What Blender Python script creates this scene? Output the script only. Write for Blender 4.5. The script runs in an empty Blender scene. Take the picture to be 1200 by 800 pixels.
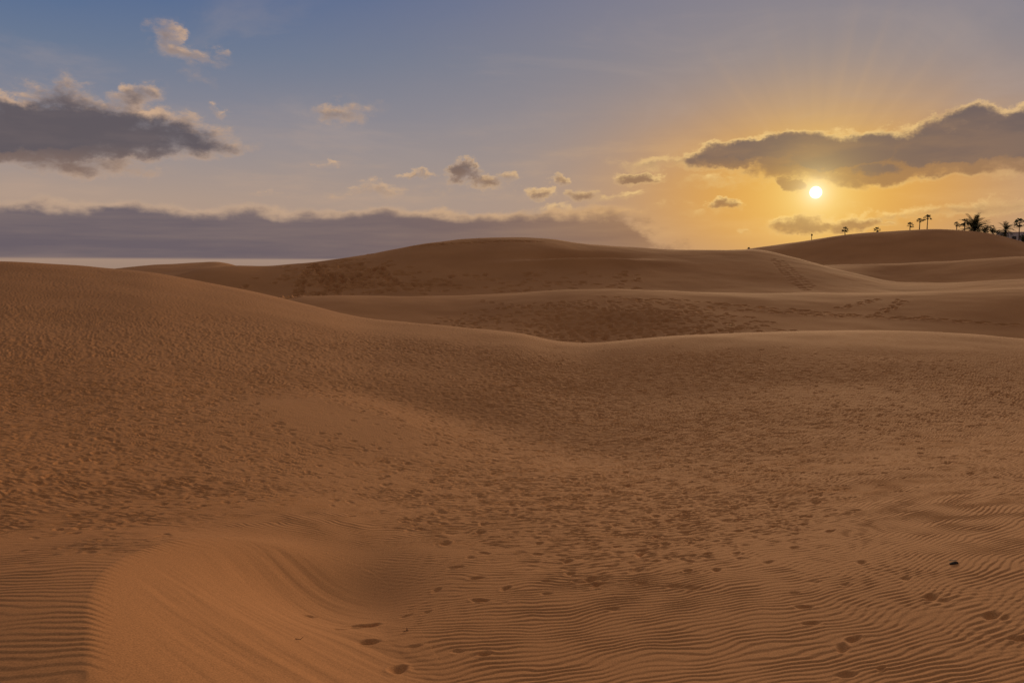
import bpy, bmesh, math, random
import numpy as np

rng = np.random.default_rng(7)
random.seed(7)
PI = math.pi
scene = bpy.context.scene
COL = scene.collection
EYE = 12.0                     # height of the lens above the world origin
F, CX, CY, HOR = 1000.0, 600.0, 400.0, 316.0
PITCH = math.atan((CY - HOR) / F)          # camera looks a little below the horizon


def az_t(px, py):
    """direction of a point of the photograph: azimuth from +Y towards +X, tangent of its elevation"""
    x, y = (np.asarray(px, float) - CX) / F, (CY - np.asarray(py, float)) / F
    c, s = math.cos(PITCH), math.sin(PITCH)
    fy, fz = c + y * s, -s + y * c
    return np.arctan2(x, fy), fz / np.hypot(x, fy)


def project(x, y, z):
    c, s = math.cos(PITCH), math.sin(PITCH)
    d = y * c - z * s
    u = y * s + z * c
    d = np.maximum(d, 1e-3)
    return CX + F * x / d, CY - F * u / d


# ---------------------------------------------------------------- small numeric helpers
def pchip(xk, yk, x):
    """monotone cubic along axis 0; xk, yk (K,A), x (N,A)"""
    h = np.diff(xk, axis=0)
    m = np.diff(yk, axis=0) / h
    d = np.zeros_like(yk)
    w1, w2 = 2 * h[1:] + h[:-1], h[1:] + 2 * h[:-1]
    ok = (m[:-1] * m[1:]) > 0
    with np.errstate(divide='ignore', invalid='ignore'):
        dd = (w1 + w2) / (w1 / m[:-1] + w2 / m[1:])
    d[1:-1] = np.where(ok, dd, 0)
    d[0], d[-1] = m[0], m[-1]
    return h, m, d


def smooth_curve(pts_az, pts_v, az):
    """smooth interpolation in azimuth (pchip then a light blur), constant beyond the ends"""
    o = np.argsort(pts_az)
    xk = np.asarray(pts_az, float)[o]
    yk = np.asarray(pts_v, float)[o]
    xk = np.concatenate([[xk[0] - 1.0], xk, [xk[-1] + 1.0]])
    yk = np.concatenate([[yk[0]], yk, [yk[-1]]])
    h, m, d = pchip(xk[:, None], yk[:, None], None)
    h, d = h[:, 0], d[:, 0]
    fine = np.linspace(-1.4, 1.4, 5601)
    a = np.clip(fine, xk[0], xk[-1])
    i = np.clip(np.searchsorted(xk, a, side='right') - 1, 0, len(xk) - 2)
    t = (a - xk[i]) / h[i]
    y = ((1 + 2 * t) * (1 - t) ** 2 * yk[i] + t * (1 - t) ** 2 * h[i] * d[i]
         + t * t * (3 - 2 * t) * yk[i + 1] + t * t * (t - 1) * h[i] * d[i + 1])
    k = np.exp(-0.5 * (np.arange(-30, 31) / 9.0) ** 2)
    k /= k.sum()
    y = np.convolve(np.pad(y, 30, mode='edge'), k, mode='valid')
    return np.interp(az, fine, y)


def _hash(ix, iy, seed):
    h = (ix * 374761393 + iy * 668265263 + seed * 974711) & 0xffffffff
    h = ((h ^ (h >> 13)) * 1274126177) & 0xffffffff
    h = h ^ (h >> 16)
    return h


def noise(x, y, seed=0):
    """gradient noise, about -1..1"""
    fx, fy = np.floor(x), np.floor(y)
    ix, iy = fx.astype(np.int64), fy.astype(np.int64)
    dx, dy = (x - fx), (y - fy)
    ux, uy = dx * dx * dx * (dx * (dx * 6 - 15) + 10), dy * dy * dy * (dy * (dy * 6 - 15) + 10)

    def g(ox, oy):
        a = _hash(ix + ox, iy + oy, seed).astype(np.float64) * (2 * PI / 4294967296.0)
        return np.cos(a) * (dx - ox) + np.sin(a) * (dy - oy)
    n0 = g(0, 0) * (1 - ux) + g(1, 0) * ux
    n1 = g(0, 1) * (1 - ux) + g(1, 1) * ux
    return 1.5 * (n0 * (1 - uy) + n1 * uy)


def fbm(x, y, octv=3, seed=0):
    s, a = 0, 1.0
    for o in range(octv):
        s = s + a * noise(x * 2 ** o, y * 2 ** o, seed + o)
        a *= 0.5
    return s


def sstep(a, b, x):
    t = np.clip((x - a) / (b - a), 0, 1)
    return t * t * (3 - 2 * t)


# ---------------------------------------------------------------- the dune field as one height field
AZ_IN = math.radians(33.5)
az = np.concatenate([np.linspace(-math.radians(80), -AZ_IN, 110)[:-1],
                     np.linspace(-AZ_IN, AZ_IN, 1640),
                     np.linspace(AZ_IN, math.radians(80), 110)[1:]])
A = len(az)


def crest(pts):
    px, py = np.array(pts, float).T
    a, t = az_t(px, py)
    return smooth_curve(a, t, az)


def by_px(pts, y=400):
    px, v = np.array(pts, float).T
    a, _ = az_t(px, np.full(len(px), y))
    return smooth_curve(a, v, az)


one = np.ones(A)
t1 = crest([(-700, 318), (-250, 309), (0, 309), (60, 311.5), (120, 315.5), (170, 320), (235, 332), (300, 345), (362, 360),
            (437, 378), (533, 386), (608, 393), (655, 402), (685, 404), (735, 400.5), (800, 395.5), (880, 392), (960, 390),
            (1060, 390.8), (1130, 393), (1200, 397.5), (1400, 404), (1900, 398)])
r1 = by_px([(-600, 64), (0, 62), (120, 60), (300, 54), (450, 47), (533, 44), (680, 40), (960, 43), (1200, 46), (1800, 48)])
t2 = crest([(-600, 350), (0, 352), (200, 353), (330, 349.5), (362, 346.5), (420, 346), (520, 346), (600, 343.5), (690, 339.8), (760, 340.5), (850, 343),
            (960, 344), (1060, 343), (1130, 340.5), (1200, 337.5), (1500, 338), (1900, 345)])
r2 = by_px([(-600, 100), (300, 95), (700, 92), (1200, 100), (1800, 105)])
t3 = crest([(-600, 322), (0, 330), (150, 331), (200, 324), (240, 314), (277, 311.3), (307, 312), (340, 310.5), (365, 308.5), (400, 303), (440, 297), (470, 291), (510, 283.5), (545, 279.5),
            (600, 278), (640, 280), (690, 286.5), (740, 289.6), (800, 293), (880, 292.6), (925, 300.5), (1000, 319.5), (1060, 331),
            (1100, 331), (1150, 328.5), (1200, 326.5), (1500, 322), (1900, 330)])
r3 = by_px([(-600, 180), (200, 150), (400, 160), (600, 178), (740, 185), (880, 192), (1000, 182), (1200, 172), (1800, 170)])
t3b = crest([(-600, 322), (0, 321), (80, 319), (123, 315.8), (160, 311.5), (190, 309.3), (230, 308.3), (252, 307.0), (268, 309), (285, 313.5), (320, 318), (600, 318), (880, 316),
             (940, 312.5), (985, 310.5), (1040, 308.5), (1110, 305.5), (1200, 300), (1500, 290), (1900, 300)])
r3b = by_px([(-600, 250), (300, 252), (500, 240), (880, 238), (960, 248), (1200, 246), (1800, 240)])
t4 = crest([(-600, 326), (300, 322), (700, 316), (800, 303), (870, 293), (900, 288.6), (950, 281), (1000, 274.5), (1060, 270), (1100, 268.8), (1135, 270.6), (1160, 273.6),
            (1185, 279.5), (1200, 284), (1240, 294), (1400, 305), (1900, 316)])
R4 = 340.0
r4 = R4 * one

w = by_px([(-600, 2.4), (250, 1.6), (450, 0.55), (1200, 0.5), (1800, 0.8)])
rT1, rT2, rT3, rT3b = r1 * 1.5, r2 * 1.24, r3 * 1.13, r3b * 1.08
knots = [
    (0.8 * one, -1.70 * one),
    (3.0 * one, -2.10 * one),
    (5.0 * one, by_px([(-600, -2.5), (0, -2.75), (450, -2.85), (900, -2.75), (1200, -2.6), (1800, -2.3)])),
    (9.0 * one, by_px([(-600, -2.3), (0, -2.85), (300, -3.10), (450, -3.2), (650, -3.2), (900, -3.08), (1200, -2.75), (1800, -2.2)])),
    (14. * one, by_px([(-600, -2.3), (0, -2.95), (150, -3.2), (300, -3.42), (450, -3.65), (600, -3.76), (750, -3.75), (900, -3.62), (1050, -3.42), (1200, -3.15), (1800, -2.5)])),
    (20. * one, by_px([(-600, -2.3), (0, -2.95), (150, -3.15), (300, -3.46), (450, -3.86), (570, -4.15), (700, -4.2), (800, -4.1), (900, -3.95), (1050, -3.72), (1200, -3.52), (1800, -3.0)])),
    (28. * one, by_px([(-600, -1.9), (0, -2.5), (150, -2.7), (300, -3.05), (450, -3.5), (600, -3.98), (690, -4.15), (800, -4.0), (900, -3.85), (1050, -3.7), (1200, -3.7), (1800, -3.3)])),
    (r1, t1 * r1),
    (rT1, t1 * rT1 - w),
    (r2, t2 * r2),
    (rT2, t2 * rT2 - 0.8),
    (r3, t3 * r3),
    (rT3, t3 * rT3 - 1.0),
    (r3b, t3b * r3b),
    (rT3b, t3b * rT3b - 1.1),
    (r4, t4 * r4),
    (375 * one, np.minimum(t4 * 375 - 2.0, 13.5)),
    (420 * one, np.minimum(t4 * 420 - 7, 7.0)),
    (700 * one, -8.0 * one),
    (4000 * one, -9.0 * one),
    (20000 * one, -9.2 * one),
]
SEG = [8, 14, 320, 200, 140, 130, 180, 46, 120, 26, 150, 22, 62, 14, 70, 14, 10, 10, 6, 5]
# a soft break of slope below the left crest: smooth sand above it, trodden sand below
RK = np.array([k[0] for k in knots])
ZK = np.array([k[1] for k in knots])
h_, m_, d_ = pchip(RK, ZK, None)
R, Z, SEGID = [], [], []
for k, n in enumerate(SEG):
    f = np.arange(n) / n
    last = k == len(SEG) - 1
    if last:
        f = np.append(f, 1.0)
    lr = np.log(RK[k])[None] * (1 - f[:, None]) + np.log(RK[k + 1])[None] * f[:, None]
    r = np.exp(lr)
    t = (r - RK[k]) / h_[k]
    z = ((1 + 2 * t) * (1 - t) ** 2 * ZK[k] + t * (1 - t) ** 2 * h_[k] * d_[k]
         + t * t * (3 - 2 * t) * ZK[k + 1] + t * t * (t - 1) * h_[k] * d_[k + 1])
    R.append(r)
    Z.append(z)
    SEGID += [k] * len(f)
R, Z = np.concatenate(R), np.concatenate(Z)
SEGID = np.array(SEGID)
N = len(R)
X, Y = R * np.sin(az)[None], R * np.cos(az)[None]
near_end = int(np.searchsorted(SEGID, 7))          # rows up to the first crest
c2_end = int(np.searchsorted(SEGID, 9))
row_of_seg = [int(np.searchsorted(SEGID, k)) for k in range(len(SEG))] + [N - 1]


def base_z(px, py):
    """where the ray through a point of the photograph first meets the bare terrain: x, y, z relative to the lens"""
    a, t = az_t(px, py)
    j = int(np.clip(np.searchsorted(az, a), 0, A - 1))
    d = Z[:, j] - t * R[:, j]
    i = int(np.argmax((d > 0) & (R[:, j] > 3)))
    if d[i] <= 0:
        return None
    f = d[i] / (d[i] - d[i - 1]) if i > 0 else 0
    r = R[i, j] * (1 - f) + R[i - 1, j] * f
    return r * math.sin(a), r * math.cos(a), r * t


# ---- the small foreground dune with its sharp lip and slip face
def plane_pt(px, py, z):
    a, t = az_t(px, py)
    r = z / t
    return np.array([r * math.sin(a), r * math.cos(a)])


lip_px = [(60, 1000), (88, 860), (96, 800), (99, 750), (97, 705), (112, 668), (150, 645), (200, 629), (255, 618), (320, 613), (385, 618), (432, 634), (458, 656), (468, 684)]
lip_z = [-2.18, -2.16, -2.15, -2.16, -2.20, -2.31, -2.45, -2.60, -2.78, -2.89, -2.97, -3.02, -3.05, -3.1]
lip = np.array([plane_pt(p[0], p[1], z) for p, z in zip(lip_px, lip_z)])
# dense smooth polyline
tt = np.linspace(0, len(lip) - 1, 220)
lipx, lipy, lipz = [np.interp(tt, np.arange(len(lip)), v) for v in (lip[:, 0], lip[:, 1], np.array(lip_z))]
kk = np.exp(-0.5 * (np.arange(-18, 19) / 7.0) ** 2)
kk /= kk.sum()
lipx, lipy, lipz = [np.convolve(np.pad(v, 18, mode='reflect', reflect_type='odd'), kk, mode='valid') for v in (lipx, lipy, lipz)]

sl = slice(0, row_of_seg[5])           # rows with r below 20 m
cols = np.where((az > math.radians(-50)) & (az < math.radians(12)))[0]
cs = slice(cols[0], cols[-1] + 1)
xs, ys, zs, rs = X[sl, cs], Y[sl, cs], Z[sl, cs].copy(), R[sl, cs]
wob = 0.05 * noise(xs * 1.3, ys * 1.3, 50)
best = np.full(xs.shape, 1e9)
idx = np.zeros(xs.shape, int)
for i in range(0, len(lipx), 2):
    d = (xs - lipx[i]) ** 2 + (ys - lipy[i]) ** 2
    m = d < best
    best[m] = d[m]
    idx[m] = i
dist = np.sqrt(best)
i0 = np.clip(idx, 0, len(lipx) - 2)
tx, ty = lipx[np.minimum(i0 + 3, len(lipx) - 1)] - lipx[np.maximum(i0 - 3, 0)], lipy[np.minimum(i0 + 3, len(lipx) - 1)] - lipy[np.maximum(i0 - 3, 0)]
side = (xs - lipx[i0]) * ty - (ys - lipy[i0]) * tx       # > 0 : right of the lip, inside the hollow
sd = np.where(side > 0, dist, -dist)
fadeL = 1 - sstep(0.52, 0.84, np.arange(len(lipx)) / (len(lipx) - 1))
hin = np.zeros(xs.shape)
slipm = np.zeros(xs.shape)
near_mask = best < 49.0
hout = np.zeros(xs.shape)
xm, ym, zm = xs[near_mask], ys[near_mask], zs[near_mask]
hm, sm, ho, wsum = (np.zeros(len(xm)) for _ in range(4))
for i in range(len(lipx)):
    d = np.sqrt((xm - lipx[i]) ** 2 + (ym - lipy[i]) ** 2)
    p = np.clip(1 - (np.sqrt(d * d + 0.0036) - 0.06) / 2.15, 0, 1) ** 1.4
    hm = np.maximum(hm, np.maximum(lipz[i] - zm, 0) * p * fadeL[i])
    sm = np.maximum(sm, np.clip(1 - d / 2.7, 0, 1) * fadeL[i])
    wi = 1.0 / (d ** 8 + 1e-8)
    ho += wi * np.maximum(lipz[i] - zm, 0) * fadeL[i]
    wsum += wi
hin[near_mask], slipm[near_mask], hout[near_mask] = hm, sm, ho / wsum * np.exp(-best[near_mask] / 7.0)
bowl = plane_pt(375, 690, -3.15)
bowl_r = ((xs - bowl[0]) / 0.85) ** 2 + ((ys - bowl[1]) / 1.25) ** 2
tail = sstep(0.5, 0.8, i0 / (len(lipx) - 1))
Bl = sstep(-0.01 - 0.6 * tail, 0.01 + 0.6 * tail, sd)
hout = hout * (1 - sstep(370, 500, project(xs, ys, zs)[0]))
zs = zs + hin * Bl + hout * (1 - Bl) - 0.31 * np.exp(-bowl_r)
SLIP = np.zeros_like(Z)
LIPD = np.full(Z.shape, -9.0)
SLIP[sl, cs] = sstep(-0.9 * tail, 0.1 + 0.9 * tail, sd) * sstep(0.03, 0.3, slipm)
BOWL = np.zeros_like(Z)
BOWL[sl, cs] = np.exp(-bowl_r * 0.8)
LIPD[sl, cs] = sd
# streaks of avalanched sand on the slip face, running down to the right
u = (xs * 0.80 - ys * 0.60)
v = (xs * 0.60 + ys * 0.80)
vv = v + 0.10 * noise(u * 0.7, v * 0.9, 61)
streak = fbm(u * 0.4, vv * 4.6, 3, 62) * 0.008 + np.maximum(noise(u * 0.5 + 3, vv * 2.2, 64) - 0.2, 0) * 0.030
streak = streak * sstep(0.10, 0.7, sd) * SLIP[sl, cs]
zs = zs + streak
Z[sl, cs] = zs

# ---- the low lobed mound in the middle of the left slope: gentle towards the lens, steeper behind
pts = [base_z(*p)[:2] for p in [(255, 452), (330, 463), (400, 479), (470, 505), (530, 533), (590, 566)]]
pts = np.array(pts)
q = np.linspace(0, len(pts) - 1, 120)
mx, my = np.interp(q, np.arange(len(pts)), pts[:, 0]), np.interp(q, np.arange(len(pts)), pts[:, 1])
km = np.exp(-0.5 * (np.arange(-30, 31) / 12.0) ** 2)
km /= km.sum()
mx, my = [np.convolve(np.pad(v_, 30, mode='reflect', reflect_type='odd'), km, mode='valid') for v_ in (mx, my)]
sl2 = slice(row_of_seg[3], near_end)
xs, ys = X[sl2], Y[sl2]
best = np.full(xs.shape, 1e9)
idx = np.zeros(xs.shape, int)
for i in range(len(mx)):
    d = (xs - mx[i]) ** 2 + (ys - my[i]) ** 2
    m = d < best
    best[m] = d[m]
    idx[m] = i
dist = np.sqrt(best)
i0 = np.clip(idx, 1, len(mx) - 2)
tx, ty = mx[i0 + 1] - mx[i0 - 1], my[i0 + 1] - my[i0 - 1]
side = (xs - mx[i0]) * ty - (ys - my[i0]) * tx
tl = np.hypot(tx, ty) + 1e-9
sd = -side / tl                                # > 0 : beyond the ridge
idx = np.clip(i0 + 2 * ((xs - mx[i0]) * tx + (ys - my[i0]) * ty) / tl ** 2, 0, len(mx) - 1)
ends = sstep(0.0, 0.35, idx / (len(mx) - 1)) * (1 - sstep(0.6, 1.0, idx / (len(mx) - 1)))
mound = 0.17 * ends * np.where(sd > 0, np.exp(-(sd / 1.9) ** 2), np.exp(-(sd / 3.8) ** 2))
mound -= 0.14 * ends * np.exp(-((sd - 3.2) / 2.0) ** 2)
Z[sl2] += mound
MOUND = np.zeros_like(Z)
MOUND[sl2] = ends * np.exp(-((sd + 1.2) / 1.6) ** 2) * (sd < 0.4)

# ---- wind-blown bowl on the shoulder of the big dune, soft undulation everywhere
PX, PY = project(X, Y, Z)
big = slice(row_of_seg[10], row_of_seg[12])
g = np.exp(-((PX[big] - 682) / 40) ** 2 - ((PY[big] - 300.5) / 4.5) ** 2)
Z[big] -= 3.0 * g
g = np.exp(-((PX[big] - 690) / 75) ** 2 - ((PY[big] - 308.5) / 4.0) ** 2)
Z[big] += 1.1 * g
und = fbm(X * 0.05, Y * 0.05, 2, 5) * np.clip(R / 60, 0, 1) * 0.22 + fbm(X * 0.22, Y * 0.22, 2, 9) * 0.035 * sstep(5, 12, R)
far_fade = 1 - sstep(330, 600, R)
Z += und * far_fade
PX, PY = project(X, Y, Z)

# ---- wind ripples
ripple_rows = slice(row_of_seg[1], c2_end)
x, y, r = X[ripple_rows], Y[ripple_rows], R[ripple_rows]
px, py = PX[ripple_rows], PY[ripple_rows]
xr = np.maximum(x + 0.4, 0)
phi = y - 0.085 * xr ** 2 / (1 + 0.045 * xr) + 0.30 * np.minimum(x + 1, 0) * 0.25
warp = 0.26 * noise(x * 0.45, y * 0.45, 21) + 0.15 * noise(x * 1.2, y * 1.2, 22) + 0.055 * noise(x * 3.0, y * 3.0, 23) + 0.012 * noise(x * 8, y * 8, 24)
lam = 0.087
ph = 2 * PI * (phi + warp) / lam


def ripple_shape(p):
    s = np.sin(p + 0.35 * np.sin(p))
    return s + 0.18 * np.sin(2 * p + 0.8)


amp = 0.5 + 0.5 * sstep(-0.5, 0.5, noise(x * 0.5, y * 0.5, 25))
amp = (0.45 + 0.55 * amp) * (0.85 + 0.6 * noise(x * 2.6, y * 2.2, 26)) * (1 + 0.9 * sstep(8, 17, r))
slip = SLIP[ripple_rows]
rip = 0.0044 * amp * ripple_shape(ph)
# a second, finer set that crosses at a slant and breaks up the first
ph2 = 2 * PI * ((phi * 0.93 + 0.38 * x) + 0.16 * noise(x * 0.7 + 9, y * 0.7, 27) + 0.05 * noise(x * 2.4, y * 2.4, 28)) / 0.08
mix2 = sstep(-0.15, 0.5, noise(x * 0.23 + 4, y * 0.23, 29))
rip = rip * (1 - 0.6 * mix2) + 0.0034 * mix2 * ripple_shape(ph2) * amp
# larger ripples that run up to the sharp lip on the windward side
lipd = LIPD[ripple_rows]
wind = (1 - sstep(320, 450, px)) * sstep(-3.2, -0.7, lipd) * (lipd < 0.30) * (lipd > -8.9) * (1 - sstep(9, 11, r))
ph3 = 2 * PI * (y + 0.10 * np.sin(x * 1.7) + 0.16 * noise(x * 0.6, y * 0.9, 31) + 0.07 * noise(x * 1.8, y * 2.2, 32) + 0.02 * noise(x * 5, y * 5, 33)) / (0.104)
rip = rip * (1 - wind) + wind * 0.0036 * (0.7 + 0.6 * noise(x * 1.1, y * 1.6, 34)) * ripple_shape(ph3 + 1.2 * np.maximum(lipd, 0) * 6) * (1 - sstep(0.0, 0.30, lipd))
rip = rip * (1 - 0.97 * slip * (1 - wind * (1 - sstep(0.0, 0.30, lipd)))) * (1 - 0.8 * BOWL[ripple_rows])
rip = rip * (1 - 0.45 * MOUND[ripple_rows])
rip = rip * (1 - sstep(45, 80, r)) * sstep(2.5, 4, r)
Z[ripple_rows] += rip

# ---- trodden sand: a lumpy, half-blown-over surface
yb = np.interp(px, [0, 260, 330, 440, 520, 600, 680, 760, 960, 1200], [352, 362, 371, 386, 397, 405, 412, 408, 402, 408])
below_break = sstep(-3, 14, py - yb)
lower = 1 - sstep(-25, 85, 40 * noise(x * 0.5, y * 0.5, 49) + py - np.interp(px, [0, 150, 300, 420, 520, 700, 900, 1050, 1200], [578, 585, 560, 545, 580, 645, 610, 515, 475]))
mask = below_break * lower * (1 - 0.75 * np.clip(MOUND[ripple_rows] * 1.3, 0, 1))
mask *= (1 - 0.25 * sstep(820, 950, px)) * (0.68 + 0.42 * sstep(-0.4, 0.5, noise(x * 0.16, y * 0.16, 41)))
lump = ripple_shape(2 * PI * (phi / 0.155 + 0.95 * noise(x * 1.9, y * 1.9, 43) + 0.45 * noise(x * 4.6, y * 4.6, 44) + 0.16 * noise(x * 10, y * 10, 45)))
lump = lump * (0.55 + 0.75 * noise(x * 2.6, y * 2.0, 46)) + 0.8 * fbm(x * 4.2, y * 4.2, 3, 47)
Z[ripple_rows] += mask * lump * 0.0122 * (1 + 0.6 * sstep(15, 35, r))
TROD = np.zeros_like(Z)
TROD[ripple_rows] = mask
del x, y, r, px, py, phi, warp, ph, ph2, ph3, rip, lump

# ---- footprints
def stamp(x0, y0, ang, la, lb, depth, rim=0.4):
    a0, r0 = math.atan2(x0, y0), math.hypot(x0, y0)
    ext = max(la, lb) * 2.4
    j0, j1 = np.searchsorted(az, [a0 - ext / r0, a0 + ext / r0])
    jc = min(max(int(np.searchsorted(az, a0)), 0), A - 1)
    i0, i1 = np.searchsorted(R[:, jc], [r0 - ext, r0 + ext])
    i0, i1 = max(i0 - 6, 0), i1 + 6
    if j1 <= j0 or i1 <= i0:
        return
    dx, dy = X[i0:i1, j0:j1] - x0, Y[i0:i1, j0:j1] - y0
    c, s = math.cos(ang), math.sin(ang)
    p, q = (dx * s + dy * c) / la, (dx * c - dy * s) / lb
    rho = np.sqrt(p * p + q * q)
    Z[i0:i1, j0:j1] += depth * (-1.25 * np.exp(-(rho * 1.1) ** 2.4) * (1 + 0.3 * p * np.exp(-rho)) + rim * np.exp(-((rho - 1.3) / 0.42) ** 2) * (0.55 + 0.45 * np.sin(2.2 * p + 1.7 * q + x0 * 9)))


def ground(px, py):
    return base_z(px, py)


def track(poly, step=0.55, half=0.10, la=0.105, lb=0.05, depth=0.045, jitter=0.06, rim=0.4):
    P = [ground(*p) for p in poly]
    P = np.array([p[:2] for p in P if p is not None])
    seg = np.hypot(*np.diff(P, axis=0).T)
    s = np.concatenate([[0], np.cumsum(seg)])
    n = int(s[-1] / step)
    for k in range(n):
        d = (k + 0.5) * step + rng.normal(0, jitter)
        xx, yy = np.interp(d, s, P[:, 0]), np.interp(d, s, P[:, 1])
        x2, y2 = np.interp(d + 0.1, s, P[:, 0]), np.interp(d + 0.1, s, P[:, 1])
        ang = math.atan2(x2 - xx, y2 - yy) + rng.normal(0, 0.18)
        o = half * (1 if k % 2 else -1) + rng.normal(0, 0.03)
        stamp(xx + o * math.cos(ang), yy - o * math.sin(ang), ang, la * rng.uniform(.85, 1.2), lb * rng.uniform(.85, 1.25), depth * (0.6 if la < .2 else 1) * rng.uniform(.6, 1.25), rim)


# near, deep prints
for (px, py, k) in [(428, 733, 1.5), (432, 752, 1.3), (466, 784, 1.3), (398, 737, 0.8), (362, 722, 0.9), (534, 664, 1), (558, 677, 1), (593, 689, 1), (512, 691, .9), (562, 703, 1.1),
                    (476, 721, 0.8), (500, 717, 0.7), (535, 762, .8), (568, 766, .9), (485, 757, .7), (522, 624, .7), (510, 631, .7), (640, 695, .8), (667, 672, .9), (666, 658, .8),
                    (640, 681, .7), (673, 681, .7), (575, 656, .6), (590, 706, .6), (563, 634, .7), (612, 606, .9), (576, 606, .9),
                    (942, 711, 1), (950, 730, .9), (1000, 748, 1.1), (987, 760, 1), (992, 790, 1), (1033, 783, .8), (1092, 699, 1.2), (1106, 703, .8), (1162, 721, 1.2), (1178, 724, .7), (1196, 748, 1.2),
                    (1062, 677, .9), (1010, 658, 1), (840, 667, 1), (792, 687, .9), (829, 649, 1), (900, 658, .9), (931, 641, 1), (932, 631, .9), (873, 638, .9), (908, 617, 1.2), (865, 608, 1.2),
                    (769, 617, 1), (719, 662, .9), (719, 713, .8), (712, 675, .8), (846, 625, .9), (930, 694, .7), (782, 655, .7), (763, 653, .7), (733, 628, .8), (760, 600, .9), (700, 632, .8), (668, 640, .8)]:
    g = ground(px, py)
    if g:
        stamp(g[0], g[1], rng.uniform(-0.9, 0.9) + 1.2, 0.068 * (0.35 + 0.75 * k) * rng.uniform(.85, 1.15), 0.034 * rng.uniform(.9, 1.3) * (0.35 + 0.75 * k), 0.020 * k * k, 0.3)
# tracks one can follow
track([(10, 580), (70, 556), (137, 522), (175, 500), (263, 468), (305, 443), (345, 430), (350, 412)], depth=0.06)
track([(40, 552), (110, 510), (150, 480)], depth=0.045)
track([(945, 437), (965, 458), (975, 472), (1015, 500), (1065, 521), (1095, 534), (1140, 551), (1185, 569)], step=0.7, depth=0.05)
track([(1085, 424), (1130, 437), (1165, 458), (1200, 482)], step=0.5, depth=0.07)
track([(1040, 418), (1100, 430), (1200, 445)], step=0.55, depth=0.055)
track([(345, 445), (400, 468), (450, 480), (560, 490)], step=.6, depth=.05)
track([(560, 520), (640, 500), (700, 490), (760, 470)], step=.55, depth=.05)
track([(560, 590), (680, 560), (780, 540), (900, 560)], step=.6, depth=.05)
track([(520, 640), (600, 600), (700, 575), (780, 560)], step=.6, depth=.05)
track([(690, 690), (760, 650), (800, 600), (820, 560), (900, 540)], step=.6, depth=.045)
# random old prints all over the trodden ground
n_done = 0
while n_done < 5200:
    px_, py_ = rng.uniform(-40, 1240), rng.uniform(372, 690)
    if rng.uniform() > 1.0:
        continue
    r_ = 0
    g = ground(px_, py_) if n_done % 1 == 0 else None
    n_done += 1
    if g is None or math.hypot(g[0], g[1]) > 46:
        continue
    r_ = math.hypot(g[0], g[1])
    a_ = math.atan2(g[0], g[1])
    i_, j_ = int(np.searchsorted(R[:, A // 2], r_)), int(np.searchsorted(az, a_))
    m_ = TROD[min(i_, N - 1), min(j_, A - 1)]
    if SLIP[min(i_, N - 1), min(j_, A - 1)] > .05:
        continue
    if rng.uniform() > m_ * (0.75 if 520 < px_ < 860 and py_ > 500 else 1.4) + (0.03 if 560 < px_ < 1000 else 0.0):
        continue
    stamp(g[0], g[1], rng.uniform(0, PI), 0.060 * rng.uniform(.6, 1.4) * (1 + r_ / 32), 0.036 * rng.uniform(.7, 1.4) * (1 + r_ / 32), rng.uniform(.003, .016) * (1 + r_ / 40), 0.35)
# prints on the middle dune
track([(735, 350), (800, 352), (870, 358), (960, 366), (1060, 373), (1200, 381)], step=0.9, half=.22, la=.34, lb=.2, depth=.21, jitter=.2)
track([(700, 347), (780, 355), (900, 365), (1000, 371), (1100, 372)], step=0.9, half=.3, la=.34, lb=.2, depth=.2, jitter=.3)
track([(980, 362), (1010, 355), (1030, 349)], step=1.1, half=.25, la=.36, lb=.22, depth=.22)
track([(1030, 368), (1050, 358), (1057, 350)], step=1.1, half=.25, la=.36, lb=.22, depth=.22)
track([(560, 352), (620, 362), (660, 380), (700, 392)], step=0.9, half=.3, la=.32, lb=.2, depth=.10)
for k in range(1100):
    px_, py_ = rng.normal(720, 130), rng.uniform(350, 404)
    if py_ < 352 + 0.0006 * (px_ - 700) ** 2:
        continue
    g = ground(px_, py_)
    if g is None or math.hypot(g[0], g[1]) < 50 or math.hypot(g[0], g[1]) > 98:
        continue
    stamp(g[0], g[1], rng.uniform(0, PI), rng.uniform(.22, .42), rng.uniform(.15, .25), rng.uniform(.06, .16), .4)
# disturbed slopes of the big dune
for poly, dpt in [([(332, 349), (352, 333), (362, 318), (366, 311)], .30), ([(366, 309), (380, 322), (396, 334), (402, 342)], .30), ([(372, 332), (420, 331), (480, 333), (540, 334)], .24),
                  ([(385, 335), (430, 334), (500, 335.5)], .24), ([(395, 336), (415, 325), (440, 315), (447, 313)], .3), ([(375, 312), (400, 313), (430, 308)], .26), ([(445, 312), (455, 327), (470, 331)], .26),
                  ([(370, 318), (390, 322), (405, 330)], .3), ([(376, 326), (390, 340), (400, 345)], .28), ([(340, 350), (370, 343), (390, 344)], .24), ([(905, 303), (918, 318), (932, 332), (948, 341)], .045),
                  ([(914, 305), (934, 322), (954, 338)], .035), ([(480, 290), (520, 286), (580, 283), (640, 284)], .2)]:
    track(poly, step=1.2, half=.35, la=.75, lb=.45, depth=dpt * 1.9, jitter=.4)
for k in range(420):
    px_, py_ = rng.normal(400, 38), rng.normal(325, 12)
    if rng.uniform() < 0.28:
        px_, py_ = rng.uniform(430, 760), rng.uniform(318, 342)
    g = ground(px_, py_)
    if g is None or not 110 < math.hypot(g[0], g[1]) < 185:
        continue
    stamp(g[0], g[1], rng.uniform(0, PI), rng.uniform(.35, .9), rng.uniform(.3, .6), rng.uniform(.12, .34), .4)

Z += EYE


# ---------------------------------------------------------------- materials
def new_mat(name):
    m = bpy.data.materials.new(name)
    m.use_nodes = True
    nt = m.node_tree
    b = nt.nodes['Principled BSDF']
    return m, nt, b


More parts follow.
